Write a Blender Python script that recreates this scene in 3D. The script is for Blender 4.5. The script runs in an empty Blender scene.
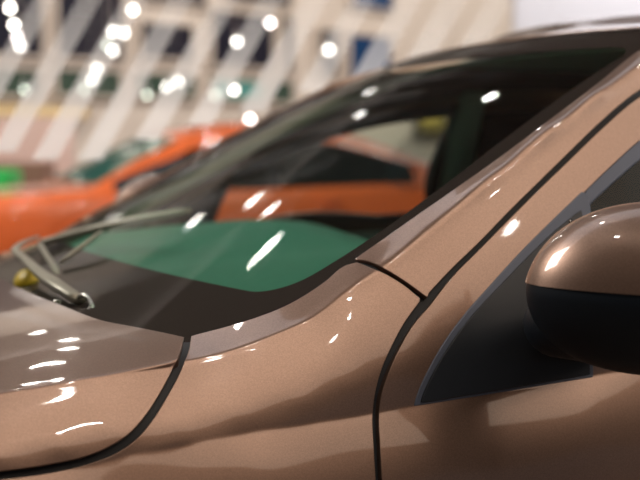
import bpy, bmesh, math, random
import numpy as np
from mathutils import Vector, Matrix
from mathutils.geometry import delaunay_2d_cdt

random.seed(4)
sc = bpy.context.scene
COL = sc.collection
PI = math.pi

# ------------------------------------------------------------------ camera
F = 1194.0
CAMZ = 1.2
PITCH = math.atan(86 / F)
cam_d = bpy.data.cameras.new('camera')
cam = bpy.data.objects.new('camera', cam_d)
COL.objects.link(cam)
cam.location = (0, 0, CAMZ)
cam.rotation_euler = (PI / 2 - PITCH, 0, 0)
cam_d.sensor_width = 36
cam_d.lens = 36 * F / 640
cam_d.clip_start = 0.05
cam_d.clip_end = 200
cam_d.dof.use_dof = True
cam_d.dof.focus_distance = 1.5
cam_d.dof.aperture_fstop = (cam_d.lens / 1000) / 0.0215
sc.camera = cam
CP = np.array([0, 0, CAMZ])
FW = np.array([0, math.cos(PITCH), -math.sin(PITCH)])
UP = np.array([0, math.sin(PITCH), math.cos(PITCH)])
RT = np.array([1.0, 0, 0])

def ray(px, py):
    return FW + RT * ((px - 320) / F) + UP * ((240 - py) / F)

def at(px, py, d):
    return CP + ray(px, py) * d

def proj(p):
    q = np.asarray(p) - CP
    d = q @ FW
    return 320 + F * (q @ RT) / d, 240 - F * (q @ UP) / d, d

def hit(px, py, p0, n):
    r = ray(px, py)
    return CP + r * (((p0 - CP) @ n) / (r @ n))

# ------------------------------------------------------------------ brown car frame
YAW = math.radians(25)
BK = np.array([math.cos(YAW), math.sin(YAW), 0])      # rearwards
IN = np.array([-math.sin(YAW), math.cos(YAW), 0])     # towards the far side
O = np.array([0.138, 1.5, CAMZ])                      # z here: relative to 1.2 m
RC = 0.80                                             # centre plane
ZUP = np.array([0, 0, 1.0])

def W(t, r, z):
    return O + BK * t + IN * r + ZUP * z

def onr(px, py, r):
    return hit(px, py, O + IN * r, IN)

def wr(px, py, r):                                    # inverse depth of a pixel on the plane r
    return 1.0 / proj(onr(px, py, r))[2]

def mir(p):
    p = np.asarray(p)
    r = (p - O) @ IN
    return p + IN * (2 * (RC - r))

def pxr(t, r, z):                                     # (px, py, invdepth) of a car point
    x, y, d = proj(W(t, r, z))
    return (x, y, 1 / d)

# ------------------------------------------------------------------ materials
MATS = {}
def new_mat(name):
    m = bpy.data.materials.new(name)
    m.use_nodes = True
    nt = m.node_tree
    return m, nt, nt.nodes['Principled BSDF']

def simple(name, col, rough=.5, metal=0.0, coat=0.0, spec=0.5, emis=None, es=0.0, noise=0.0, nscale=30, coatr=.03):
    m, nt, b = new_mat(name)
    b.inputs['Base Color'].default_value = (*col, 1)
    b.inputs['Roughness'].default_value = rough
    b.inputs['Metallic'].default_value = metal
    b.inputs['Coat Weight'].default_value = coat
    b.inputs['Coat Roughness'].default_value = coatr
    b.inputs['Specular IOR Level'].default_value = spec
    if emis:
        b.inputs['Emission Color'].default_value = (*emis, 1)
        b.inputs['Emission Strength'].default_value = es
    if noise:
        tc = nt.nodes.new('ShaderNodeTexCoord')
        n = nt.nodes.new('ShaderNodeTexNoise'); n.inputs['Scale'].default_value = nscale
        n.inputs['Detail'].default_value = 4
        nt.links.new(tc.outputs['Object'], n.inputs['Vector'])
        mx = nt.nodes.new('ShaderNodeMix'); mx.data_type = 'RGBA'
        mx.inputs[6].default_value = (*[c * (1 - noise) for c in col], 1)
        mx.inputs[7].default_value = (*[min(1, c * (1 + noise)) for c in col], 1)
        nt.links.new(n.outputs['Fac'], mx.inputs[0])
        nt.links.new(mx.outputs[2], b.inputs['Base Color'])
    MATS[name] = m
    return m

def paint(name, col, flake=.10, rough=.36, metal=.75):
    m, nt, b = new_mat(name)
    tc = nt.nodes.new('ShaderNodeTexCoord')
    v = nt.nodes.new('ShaderNodeTexVoronoi'); v.inputs['Scale'].default_value = 900
    nt.links.new(tc.outputs['Object'], v.inputs['Vector'])
    mx = nt.nodes.new('ShaderNodeMix'); mx.data_type = 'RGBA'
    mx.inputs[6].default_value = (*[c * (1 - flake) for c in col], 1)
    mx.inputs[7].default_value = (*[min(1, c * (1 + flake * 1.3)) for c in col], 1)
    sp = nt.nodes.new('ShaderNodeSeparateColor')
    nt.links.new(v.outputs['Color'], sp.inputs[0])
    nt.links.new(sp.outputs[0], mx.inputs[0])
    nt.links.new(mx.outputs[2], b.inputs['Base Color'])
    b.inputs['Metallic'].default_value = metal
    b.inputs['Roughness'].default_value = rough
    b.inputs['Coat Weight'].default_value = 1
    b.inputs['Coat Roughness'].default_value = .03
    MATS[name] = m
    return m

def glass(name, tint, ior=1.5, gloss=1.0, mul=1.0):
    m = bpy.data.materials.new(name); m.use_nodes = True
    nt = m.node_tree; nt.nodes.clear()
    out = nt.nodes.new('ShaderNodeOutputMaterial')
    tr = nt.nodes.new('ShaderNodeBsdfTransparent'); tr.inputs['Color'].default_value = (*tint, 1)
    gl = nt.nodes.new('ShaderNodeBsdfGlossy'); gl.inputs['Roughness'].default_value = .01
    gl.inputs['Color'].default_value = (gloss, gloss, gloss, 1)
    fr = nt.nodes.new('ShaderNodeFresnel'); fr.inputs['IOR'].default_value = ior
    mm = nt.nodes.new('ShaderNodeMath'); mm.operation = 'MULTIPLY'; mm.inputs[1].default_value = mul
    nt.links.new(fr.outputs[0], mm.inputs[0])
    mx = nt.nodes.new('ShaderNodeMixShader')
    nt.links.new(mm.outputs[0], mx.inputs[0]); nt.links.new(tr.outputs[0], mx.inputs[1]); nt.links.new(gl.outputs[0], mx.inputs[2])
    nt.links.new(mx.outputs[0], out.inputs[0])
    MATS[name] = m
    return m

BROWN = paint('copper_brown_paint', (.29, .185, .137))
ORANGE = simple('orange_paint', (1.0, .19, .04), .35, 0.0, 1.0)
BLACKP = simple('black_plastic', (.006, .012, .020), .5, spec=.3, noise=.2, nscale=300)
SAILP = simple('sail_plastic', (.014, .019, .027), .42, noise=.15, nscale=400)
FRIT = simple('black_frit', (.040, .022, .024), .7, spec=.08)
RUBBER = simple('rubber', (.01, .012, .016), .6)
TRIM = simple('window_trim', (.10, .12, .17), .45, .2)
CHROME = simple('satin_metal', (.55, .55, .5), .25, 1.0)
WIPER = simple('wiper_grey', (.34, .33, .26), .4, .4)
COWL = simple('cowl_plastic', (.03, .024, .022), .6)
DASH = simple('dashboard_reflected_green', (.035, .23, .165), .7, noise=.1, nscale=60)  # the windscreen's green reflection is put into this plastic's colour
SEAT = simple('seat_fabric', (.02, .05, .065), .9)
PTRIM = simple('beige_trim', (.34, .38, .28), .8)  # beige with the green of the glass reflection mixed in
LINER = simple('headliner', (.26, .36, .30), .95)  # light lining, tinted to carry the green reflected in the windscreen
GLASSW = glass('windscreen_glass', (.86, .95, .87), mul=.33)
GLASSD = glass('tinted_glass', (.90, .95, .93), mul=.5)
GLASSO = simple('dark_car_glass', (.006, .016, .018), .04, 0, 0, .5)
GLASSG = simple('green_car_glass', (.02, .14, .10), .08, 0, 0, .5)
TYRE = simple('tyre_rubber', (.015, .015, .016), .8)
ALLOY = simple('alloy', (.5, .5, .52), .3, 1.0)
YEL = simple('yellow_plastic', (.75, .55, .03), .4)
CAPREFL = simple('cap_reflection', (.10, .18, .20), .08, 0, 1.0)  # bluish reflection on the mirror cap put into a colour, unassigned
MGLASS = simple('mirror_glass', (.8, .8, .8), .02, 1.0)

# ------------------------------------------------------------------ object helpers
def link(name, me, mat, parent=None, smooth=True):
    o = bpy.data.objects.new(name, me)
    COL.objects.link(o)
    if mat:
        me.materials.append(mat)
    if smooth:
        for p in me.polygons: p.use_smooth = True
    if parent: o.parent = parent
    return o

def from_bm(name, bm, mat, parent=None, smooth=True):
    me = bpy.data.meshes.new(name)
    bm.normal_update()
    bm.to_mesh(me); bm.free()
    return link(name, me, mat, parent, smooth)

def empty(name, loc=(0, 0, 0), label=None, cat=None, group=None, kind=None, parent=None):
    o = bpy.data.objects.new(name, None)
    COL.objects.link(o); o.location = loc
    if parent: o.parent = parent
    return tag(o, label, cat, group, kind)

def tag(o, label=None, cat=None, group=None, kind=None):
    if label: o['label'] = label
    if cat: o['category'] = cat
    if group: o['group'] = group
    if kind: o['kind'] = kind
    return o

def crom(pts, step, closed=False):
    """Catmull-Rom (centripetal-ish uniform) through points, resampled at about step."""
    pts = [np.asarray(p, float) for p in pts]
    if len(pts) == 2:
        n = max(1, int(np.linalg.norm(pts[1] - pts[0]) / step))
        return [pts[0] + (pts[1] - pts[0]) * i / n for i in range(n + 1)]
    out = []
    P = [2 * pts[0] - pts[1]] + pts + [2 * pts[-1] - pts[-2]]
    for i in range(1, len(P) - 2):
        p0, p1, p2, p3 = P[i - 1:i + 3]
        L = max(np.linalg.norm(p2 - p1), 1e-9)
        a = max(np.linalg.norm(p1 - p0), 1e-9); c = max(np.linalg.norm(p3 - p2), 1e-9)
        m1 = (p2 - p1) - L * ((p2 - p0) / (a + L) - (p1 - p0) / a)
        m2 = (p2 - p1) - L * ((p3 - p2) / c - (p3 - p1) / (L + c))
        m1 = L * ((p1 - p0) / a * L / (a + L) + (p2 - p1) / L * a / (a + L))
        m2 = L * ((p2 - p1) / L * c / (L + c) + (p3 - p2) / c * L / (L + c))
        n = max(1, int(L / step))
        for k in range(n):
            s = k / n
            out.append((2*s**3 - 3*s**2 + 1) * p1 + (s**3 - 2*s**2 + s) * m1 + (-2*s**3 + 3*s**2) * p2 + (s**3 - s**2) * m2)
    out.append(pts[-1])
    return out

def grid_bm(P, bm=None, closed_u=False, closed_v=False, flip=False):
    """P[i][j] points -> quads"""
    bm = bm or bmesh.new()
    V = [[bm.verts.new(tuple(p)) for p in row] for row in P]
    ni, nj = len(P), len(P[0])
    for i in range(ni if closed_u else ni - 1):
        for j in range(nj if closed_v else nj - 1):
            a, b, c, d = V[i][j], V[(i + 1) % ni][j], V[(i + 1) % ni][(j + 1) % nj], V[i][(j + 1) % nj]
            try:
                bm.faces.new((a, d, c, b) if flip else (a, b, c, d))
            except ValueError:
                pass
    return bm

def box_bm(c, s, bm=None, axes=None, bev=0.0):
    b2 = bmesh.new()
    bmesh.ops.create_cube(b2, size=1)
    A = axes if axes is not None else np.eye(3)
    for v in b2.verts:
        q = np.asarray(v.co) * np.asarray(s)
        v.co = tuple(np.asarray(c) + A[0] * q[0] + A[1] * q[1] + A[2] * q[2])
    if bev:
        bmesh.ops.bevel(b2, geom=b2.edges[:], offset=bev, segments=2, affect='EDGES', profile=.7)
    bmesh.ops.recalc_face_normals(b2, faces=b2.faces[:])
    if bm is None: return b2
    me = bpy.data.meshes.new('t'); b2.to_mesh(me); b2.free(); bm.from_mesh(me); bpy.data.meshes.remove(me)
    return bm

def tube_bm(pts, rad, n=12, bm=None, flat=1.0, up=ZUP, cap=True):
    bm = bm or bmesh.new()
    pts = [np.asarray(p, float) for p in pts]
    rads = rad if hasattr(rad, '__len__') else [rad] * len(pts)
    rows = []
    for i, p in enumerate(pts):
        t = pts[min(i + 1, len(pts) - 1)] - pts[max(i - 1, 0)]
        t /= np.linalg.norm(t) + 1e-12
        u = np.asarray(up, float) - t * (t @ np.asarray(up, float))
        if np.linalg.norm(u) < 1e-6: u = np.array([1.0, 0, 0]) - t * t[0]
        u /= np.linalg.norm(u); s = np.cross(t, u)
        rows.append([p + s * math.cos(2*PI*k/n) * rads[i] + u * math.sin(2*PI*k/n) * rads[i] * flat for k in range(n)])
    grid_bm(rows, bm, closed_v=True)
    if cap:
        bm.verts.ensure_lookup_table()
        nv = len(bm.verts); base = nv - len(pts) * n
        for st in (base, nv - n):
            try: bm.faces.new([bm.verts[st + k] for k in range(n)])
            except ValueError: pass
    bmesh.ops.recalc_face_normals(bm, faces=bm.faces[:])
    return bm

def lathe_bm(prof, c, axis=ZUP, n=24, bm=None):
    axis = np.asarray(axis, float); axis /= np.linalg.norm(axis)
    u = np.cross(axis, [0.3, 1, 0.2]); u /= np.linalg.norm(u); w = np.cross(axis, u)
    rows = [[np.asarray(c) + axis * h + (u * math.cos(2*PI*k/n) + w * math.sin(2*PI*k/n)) * r for k in range(n)] for r, h in prof]
    bm = grid_bm(rows, bm, closed_v=True)
    bmesh.ops.recalc_face_normals(bm, faces=bm.faces[:])
    return bm

# ------------------------------------------------------------------ thin-plate inverse-depth fields
class TPS:
    def __init__(s, pts, lam=1e-5):
        pts = np.array(pts, float)
        s.X = pts[:, :2] / 100
        n = len(s.X)
        K = s.k(s.X, s.X) + lam * np.eye(n)
        Pm = np.c_[np.ones(n), s.X]
        A = np.block([[K, Pm], [Pm.T, np.zeros((3, 3))]])
        s.w = np.linalg.solve(A, np.r_[pts[:, 2], np.zeros(3)])
    def k(s, a, b):
        d = np.linalg.norm(a[:, None] - b[None], axis=2)
        return np.where(d > 1e-9, d * d * np.log(d + 1e-12), 0)
    def __call__(s, q):
        q = np.atleast_2d(q) / 100
        return s.k(q, s.X) @ s.w[:-3] + np.c_[np.ones(len(q)), q] @ s.w[-3:]

def PR(lst):                                          # (px,py,r) -> (px,py,invd)
    return [(x, y, wr(x, y, r)) for x, y, r in lst]

# crease lines, pixel + lateral distance r, then car points beyond the frame
C1p = [pxr(-1.0, .10, -.315), pxr(-.75, .075, -.292)] + PR([(0, 392, .058), (50, 384, .056), (100, 376, .055), (140, 369, .057), (180, 362, .06), (240, 347, .062), (275, 334, .062),
      (309, 319, .062), (345, 292, .060), (382, 267, .062), (430, 228, .078), (460, 202, .094), (490, 176, .11), (550, 126, .135), (600, 88, .155), (640, 62, .17)]) + \
      [pxr(.70, .21, .205), pxr(1.0, .235, .235), pxr(1.35, .24, .245), pxr(1.7, .24, .235)]
C2p = [pxr(-1.0, .03, -.385), pxr(-.75, .01, -.362)] + PR([(0, 480, .0), (65, 469, 0), (131, 455, 0), (200, 442, 0), (260, 431, 0), (320, 422, 0), (369, 414, 0), (412, 406, 0), (500, 391, 0),
      (590, 376, 0), (640, 368, 0)]) + [pxr(.6, 0, -.285), pxr(1.0, 0, -.275), pxr(1.35, 0, -.268), pxr(1.7, .0, -.26)]
Tp = [(187, 335, .12), (240, 322, .113), (290, 303, .107), (325, 281, .1), (352, 262, .097), (420, 215, .111), (500, 158, .15), (560, 112, .175), (600, 82, .19), (640, 50, .205)]
Tp3 = PR(Tp) + [pxr(.66, .255, .215)]
Gp = [(430, 299, .035), (480, 251, .065), (540, 189, .10), (600, 131, .13), (640, 97, .15)]
Gp3 = PR(Gp) + [pxr(.75, .19, .16), pxr(1.0, .205, .19), pxr(1.35, .21, .195), pxr(1.7, .21, .18)]
DLp = [(440, 345, .02), (480, 290, .045), (520, 245, .066), (583, 192, .095), (640, 138, .13)]
DLp3 = PR(DLp) + [pxr(.75, .17, .12), pxr(1.0, .185, .145), pxr(1.35, .19, .145), pxr(1.7, .19, .12)]
def smooth_w(pts, lo, hi, deg):
    a = np.array(pts); m = (a[:, 0] > lo) & (a[:, 0] < hi)
    f = np.polyfit((a[m, 0] - 450) / 200, a[m, 2], deg)
    return [(x, y, np.polyval(f, (x - 450) / 200) if lo < x < hi else w_) for x, y, w_ in pts]
C1p = smooth_w(C1p, 170, 760, 4)
Tp3 = smooth_w(Tp3, 170, 720, 4)
hoodc = [pxr(-.38, RC, -.220), pxr(-.6, RC, -.239), pxr(-.8, RC, -.260), pxr(-1.0, RC, -.28)]
hood_edge = [pxr(-.285, .125, -.2265), pxr(-.344, .3, -.2235), pxr(-.366, .45, -.2225), pxr(-.376, .62, -.2222)]
def _x(a): return (a[0], a[1])
_c = np.array([((at(x, y, 1 / w_) - O) @ BK, (at(x, y, 1 / w_) - O) @ IN, (at(x, y, 1 / w_) - O)[2]) for x, y, w_ in C1p[:8]])
_pz = np.polyfit(_c[:, 0], _c[:, 2], 2); _pr = np.polyfit(_c[:, 0], _c[:, 1], 2)
def hoodz(t, s): return np.polyval(_pz, t) + .036 * (1 - (1 - s) ** 4)
_hp = []
for t in (-1.0, -.85, -.7, -.58, -.48, -.40, -.34, -.29, -.24):
    r0 = np.polyval(_pr, t)
    for s_ in (0, .06, .14, .26, .42, .65, 1.0):
        if t > -.33 and s_ > .3: continue
        _hp.append(pxr(t, r0 + (RC - r0) * s_, hoodz(t, s_)))
hoodA = TPS(_hp, 1e-6)
sideA = TPS(C1p[6:] + Tp3 + [pxr(1.0, .29, .25), pxr(1.35, .30, .258), pxr(1.7, .30, .25)], 1e-4)
_c1 = np.array([(x, y, (at(x, y, 1 / w_) - O) @ IN) for x, y, w_ in C1p]); _c2 = np.array([(x, y) for x, y, w_ in C2p])
_bm = []
for x in (-480, -350, -220, -110, 0, 60, 120, 180, 240, 300, 350, 400, 450, 500, 560, 620, 660):
    ya, yb, ra = np.interp(x, _c1[:, 0], _c1[:, 1]), np.interp(x, _c2[:, 0], _c2[:, 1]), np.interp(x, _c1[:, 0], _c1[:, 2])
    r0 = .02 if x < -400 else .008 if x < -200 else 0
    for s_ in (.25, .5, .75):
        _bm.append((x, yb + (ya - yb) * s_, wr(x, yb + (ya - yb) * s_, r0 + (ra - r0) * s_ ** 1.45)))
sideB = TPS(C1p + C2p + _bm + Gp3[5:] + DLp3[5:] + [pxr(1.0, .06, -.03), pxr(1.35, .06, -.03), pxr(1.7, .06, -.03)], 1e-5)
def zc2(t): return np.interp(t, [-1.0, -.75, -.535, -.389, -.307, -.152, -.024, .108, .339, .6, 1.0, 1.7], [-.385, -.362, -.353, -.341, -.3346, -.3258, -.3176, -.3096, -.2968, -.285, -.275, -.26])
def rx(t): return .03 if t < -.9 else .01 if t < -.7 else 0
sideC = TPS(C2p + [pxr(t, r + rx(t), zc2(t) - dz) for t in (-1.0, -.75, -.5, -.25, 0, .25, .6, 1.0, 1.35, 1.7) for r, dz in
                   ((-.014, .025), (-.027, .055), (-.038, .09), (-.050, .16), (-.055, .26), (-.04, .42), (-.01, .60))])

c1x = crom([_x(p) for p in C1p], 4); c2x = crom([_x(p) for p in C2p], 4)
c1a = np.array(c1x); c2a = np.array(c2x)
def y1(x): return np.interp(x, c1a[:, 0], c1a[:, 1])
def y2(x): return np.interp(x, c2a[:, 0], c2a[:, 1])

def invd(q, hood=False):
    q = np.atleast_2d(q)
    A = hoodA(q) if hood else sideA(q)
    B = sideB(q); C = sideC(q)
    Y1 = y1(q[:, 0]); Y2 = y2(q[:, 0])
    s1 = 1 / (1 + np.exp(-np.clip((q[:, 1] - Y1) / np.interp(q[:, 0], [300, 460, 640], [1.1, 4.5, 5.5]), -40, 40)))
    s2 = 1 / (1 + np.exp(-np.clip((q[:, 1] - Y2) / 1.6, -40, 40)))
    return (A * (1 - s1) + B * s1) * (1 - s2) + C * s2

def lift(q, hood=False, off=0.0):
    w = invd(q, hood)
    out = []
    for (x, y), k in zip(np.atleast_2d(q), w):
        out.append(at(x, y, 1 / k) + IN * off)
    return np.array(out)

def inside(poly, q):
    x, y = q[:, 0], q[:, 1]
    r = np.zeros(len(q), bool)
    n = len(poly)
    for i in range(n):
        x1, ya = poly[i]; x2, yb = poly[(i + 1) % n]
        c = ((ya > y) != (yb > y))
        xi = (x2 - x1) * (y - ya) / ((yb - ya) if yb != ya else 1e-9) + x1
        r ^= c & (x < xi)
    return r

def dist_poly(poly, q):
    d = np.full(len(q), 1e9)
    n = len(poly)
    for i in range(n):
        a = poly[i]; b = poly[(i + 1) % n]
        ab = b - a; L = ab @ ab
        if L < 1e-12: continue
        t = np.clip(((q - a) @ ab) / L, 0, 1)
        d = np.minimum(d, np.linalg.norm(q - (a + t[:, None] * ab), axis=1))
    return d

def panel(name, segs, mat, parent, hood=False, off=0.0, step=4.0, gs=6.0, creases=(), rad=.0016, depth=.014, mirror=True, liftf=None, centre=False, finegap=3.0):
    poly = []
    for s in segs:
        c = crom(s, step)
        poly += c[:-1]
    poly = np.array([p for i, p in enumerate(poly) if i == 0 or np.linalg.norm(p - poly[i - 1]) > .3])
    lo, hi = poly.min(0), poly.max(0)
    xs = np.arange(lo[0], hi[0], gs); ys = np.arange(lo[1], hi[1], gs)
    g = np.array([(x + (gs / 2 if j % 2 else 0), y) for j, y in enumerate(ys) for x in xs])
    g = g[inside(poly, g)]
    if len(g): g = g[dist_poly(poly, g) > finegap]
    verts = [Vector(p) for p in poly]
    n0 = len(verts)
    edges = [(i, (i + 1) % n0) for i in range(n0)]
    # creases: rows of points just above, on, and below the line give a tight fold
    for cr in creases:
        cr = np.array(cr)
        tg = np.gradient(cr, axis=0); nn = np.c_[-tg[:, 1], tg[:, 0]]; nn /= np.linalg.norm(nn, axis=1)[:, None] + 1e-9
        for o_ in (-7, -3.6, -1.6, 0, 1.6, 3.6, 7):
            q = cr + nn * o_
            q = q[inside(poly, q)]
            if len(q): q = q[dist_poly(poly, q) > 1.2]
            verts += [Vector(p) for p in q]
        if len(g):
            near = np.array([np.min(np.sum((cr - p) ** 2, axis=1)) > 81 for p in g])
            g = g[near]
    verts += [Vector(p) for p in g]
    vo, eo, fo, ov, oe, of = delaunay_2d_cdt(verts, edges, [], 1, 1e-4)
    q = np.array([tuple(v) for v in vo])
    P = (liftf or (lambda a: lift(a, hood, off)))(q)
    if centre:
        for i in range(len(P)):
            r = (P[i] - O) @ IN
            if r > RC - .012: P[i] += IN * (RC - r)
    bm = bmesh.new()
    V = [bm.verts.new(tuple(p)) for p in P]
    for f in fo:
        try: bm.faces.new([V[i] for i in f])
        except ValueError: pass
    for f in [f for f in bm.faces if f.calc_area() < 1e-12]: bm.faces.remove(f)
    for v in [v for v in bm.verts if not v.link_faces]: bm.verts.remove(v)
    bmesh.ops.recalc_face_normals(bm, faces=bm.faces[:])
    bm.normal_update()
    s = sum((f.normal.dot(Vector(CP) - f.calc_center_median()) > 0) * f.calc_area() * 2 - f.calc_area() for f in bm.faces)
    if s < 0: bmesh.ops.reverse_faces(bm, faces=bm.faces[:])
    bm.normal_update()
    # rolled edge
    be = [e for e in bm.edges if len(e.link_faces) == 1]
    info = {}
    for e in be:
        f = e.link_faces[0]; mid = (e.verts[0].co + e.verts[1].co) / 2
        d = (e.verts[1].co - e.verts[0].co)
        if d.length < 1e-9: continue
        o = d.cross(f.normal).normalized()
        if o.dot(mid - f.calc_center_median()) < 0: o = -o
        for v in e.verts: info.setdefault(v, []).append((o, f.normal.copy(), d.length))
    rings = {}
    for v, l in info.items():
        o = sum((a * w for a, b, w in l), Vector()); n = v.normal.copy()
        o = (o - n * o.dot(n)).normalized()
        if centre and abs((np.asarray(v.co) - O) @ IN - RC) < .001:
            rings[v] = None; continue
        r = [v]
        for a, b in ((.38, -.08), (.71, -.29), (.92, -.62), (1, -1)):
            r.append(bm.verts.new(v.co + o * rad * a + n * rad * b))
        r.append(bm.verts.new(v.co + o * rad - n * depth))
        rings[v] = r
    for e in be:
        a, b = e.verts
        ra, rb = rings.get(a), rings.get(b)
        if not ra or not rb: continue
        f = e.link_faces[0]
        fv = [l.vert for l in f.loops]
        i = fv.index(a)
        if fv[(i + 1) % len(fv)] != b: ra, rb = rb, ra
        for k in range(len(ra) - 1):
            try: bm.faces.new((rb[k], ra[k], ra[k + 1], rb[k + 1]))
            except ValueError: pass
    if centre:
        # other half of the same panel
        fs = list(bm.faces)
        m = {v: (v if abs((np.asarray(v.co) - O) @ IN - RC) < .0005 else bm.verts.new(tuple(mir(v.co)))) for v in list(bm.verts)}
        for f in fs:
            try: bm.faces.new([m[l.vert] for l in reversed(f.loops)])
            except ValueError: pass
    o = from_bm(name, bm, mat, parent)
    if not liftf: exact_normals(o.data, hood, off)
    if mirror and not centre:
        o2 = mirror_obj(o, name, mat, parent)
        if not liftf: exact_normals(o2.data, hood, off)
    return o

def exact_normals(me, hood, off):
    """shading normals straight from the surface, so highlights run smoothly over the panel"""
    co = np.array([tuple(v.co) for v in me.vertices]); nr = np.array([tuple(v.normal) for v in me.vertices])
    far = ((co - O) @ IN) > RC
    c2 = np.array([mir(p) if f else p for p, f in zip(co, far)])
    pr = np.array([proj(p - IN * off)[:2] for p in c2])
    base = lift(pr, hood, off)
    h = .5
    dx = lift(pr + [h, 0], hood) - lift(pr - [h, 0], hood); dy = lift(pr + [0, h], hood) - lift(pr - [0, h], hood)
    n = np.cross(dy, dx); n /= np.linalg.norm(n, axis=1)[:, None] + 1e-12
    sgn = np.sign(np.sum(n * (CP - base), axis=1)); n *= sgn[:, None]
    n[far] -= 2 * (n[far] @ IN)[:, None] * IN
    ok = (np.linalg.norm(base - c2, axis=1) < 2e-4) & (np.sum(n * nr, axis=1) > .6)
    # keep the rolled rim: only vertices off the border row
    nr[ok] = n[ok]
    me.normals_split_custom_set_from_vertices([tuple(v) for v in nr])

def mirror_obj(o, name=None, mat=None, parent=None):
    bm = bmesh.new(); bm.from_mesh(o.data)
    for v in bm.verts: v.co = tuple(mir(v.co))
    bmesh.ops.reverse_faces(bm, faces=bm.faces[:])
    me = bpy.data.meshes.new(name or o.name.split('.')[0]); bm.to_mesh(me); bm.free()
    return link(name or o.name.split('.')[0], me, mat or o.data.materials[0], parent or o.parent)

# ================================================================== BROWN CAR
car = empty('car', tuple(W(.4, RC, -CAMZ)), 'metallic copper-brown car in front, seen close over its bonnet edge, windscreen pillar and door mirror', 'car')
CARLOC = np.array(car.location)
_kids = []
def finish_parent(root):
    """children were built in world coordinates: shift their meshes into the root's frame"""
    loc = Vector(root.location)
    def rec(o):
        for c in [x for x in bpy.data.objects if x.parent == o]:
            if c.type == 'MESH' and not c.get('_done'):
                c.data.transform(Matrix.Translation(-loc)); c['_done'] = 1
            rec(c)
    rec(root)
    for x in bpy.data.objects:
        if '_done' in x: del x['_done']

# --- gap curves in the photograph
SHUT = [_x(pxr(-1.0, .04, -.37)), _x(pxr(-.75, .018, -.348)), (0, 472), (50, 465), (90, 456), (113, 446), (131, 434), (147, 416), (160, 396), (172, 374), (179, 360), (184, 345), (185, 337)]
SHUTF = [_x(pxr(-1.0, .036, -.378)), _x(pxr(-.75, .014, -.356)), (0, 480), (52, 473), (93, 463), (118, 453), (137, 439), (153, 420), (166, 399), (178, 377), (185, 361), (190, 346), (192, 336)]
SHUT = SHUT[:2] + [(x - 2.2, y - 1.8) for x, y in SHUT[2:-1]] + [(183, 337)]
SHUTF = SHUTF[:2] + [(x + .6, y + .8) for x, y in SHUTF[2:-1]] + [(192, 336)]
hedge = [(183, 337), (165, 333), (135, 327), (100, 320)] + [_x(pxr(-.366, .45, -.2225)), _x(pxr(-.376, .62, -.2222)), _x(pxr(-.38, RC, -.222))]
hcl = [_x(p) for p in hoodc]
hfr = [hcl[-1], _x(pxr(-1.0, .45, -.30)), _x(pxr(-1.0, .2, -.305)), _x(pxr(-1.0, .10, -.315)), SHUT[0]]
panel('hood', [SHUT, hedge, hcl, hfr], BROWN, car, hood=True, creases=[c1x, c2x], centre=True)

TOPF = [(192, 336), (240, 323), (290, 304), (325, 282), (346, 265.5), (357, 262.5)]
JF = [(357, 262.5), (368, 266), (386, 274), (404, 285), (420, 298)]            # fender side of the pillar joint
JF = [(x - .6, y + .8) for x, y in JF]; JF[0] = (357, 262.5)
JP = [(356, 258.5), (370, 261), (389, 270), (408, 282), (427, 296)]            # pillar side
DGF = [(420, 301), (405, 322), (392, 346), (381, 372), (375, 396), (373, 415), (374, 445), (376, 480), (378, 560), _x(pxr(-.055, -.01, -.72)), _x(pxr(-.05, .02, -.92))]
DGF = [(x - 1.2, y) for x, y in DGF]
DGD = [(431, 306), (414, 326), (400, 350), (389, 375), (382, 398), (380, 415), (381, 445), (383, 480), (385, 560), _x(pxr(-.045, -.01, -.72)), _x(pxr(-.04, .02, -.92))]
ARCH = [_x(pxr(-.62 + .38 * math.cos(a), -.01, -.87 + .38 * math.sin(a))) for a in np.linspace(0.0, PI, 12)]
ARCH[0] = _x(pxr(-.24, .02, -.92))
panel('fender', [TOPF, [TOPF[-1]] + JF[1:], [JF[-1], DGF[0]], DGF, [DGF[-1], ARCH[0]], ARCH, [ARCH[-1], _x(pxr(-1.0, .03, -.72)), _x(pxr(-1.0, .01, -.5)), SHUTF[0]], SHUTF],
      BROWN, car, creases=[c1x, c2x])
# pillar + roof rail
TP = [(356, 258.5), (388, 236), (420, 213.5), (460, 185.5), (500, 157), (560, 112), (600, 81.5), (640, 50), _x(Tp3[-1])]
GPp = [(426, 294.5), (451, 268), (479, 241), (509, 210), (539, 180.5), (569, 151), (599, 122), (639, 89.5)] + [_x(pxr(.75, .193, .166)), _x(pxr(1.0, .21, .196)), _x(pxr(1.35, .215, .20)), _x(pxr(1.7, .215, .186))]
panel('windscreen_pillar', [TP, [TP[-1], _x(pxr(1.0, .29, .25)), _x(pxr(1.35, .30, .258)), _x(pxr(1.7, .30, .25))], [_x(pxr(1.7, .30, .25)), GPp[-1]], GPp[::-1], JP[::-1]],
      BROWN, car, creases=[c1x])
# door skin with its window frame
GD = [(431, 306), (452, 279), (480, 250.5), (510, 220), (540, 190), (570, 161), (600, 132), (640, 98)] + [_x(pxr(.75, .188, .152)), _x(pxr(.95, .20, .182))]
DL = [(584, 191), (612, 164), (640, 139), _x(pxr(.75, .168, .11)), _x(pxr(.90, .178, .128))]
belt = [(404, 413), (500, 396), (584, 381), _x(pxr(.6, .004, -.175)), _x(pxr(.90, .004, -.17))]
B_up = _x(pxr(.95, .20, .182))
dpoly = [GD, [B_up, _x(pxr(.97, .06, -.03)), _x(pxr(.98, .0, -.165)), _x(pxr(.98, -.015, -.50)), _x(pxr(.98, .02, -.92))],
         [_x(pxr(.98, .02, -.92)), DGD[-1]], DGD[::-1]]
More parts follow.
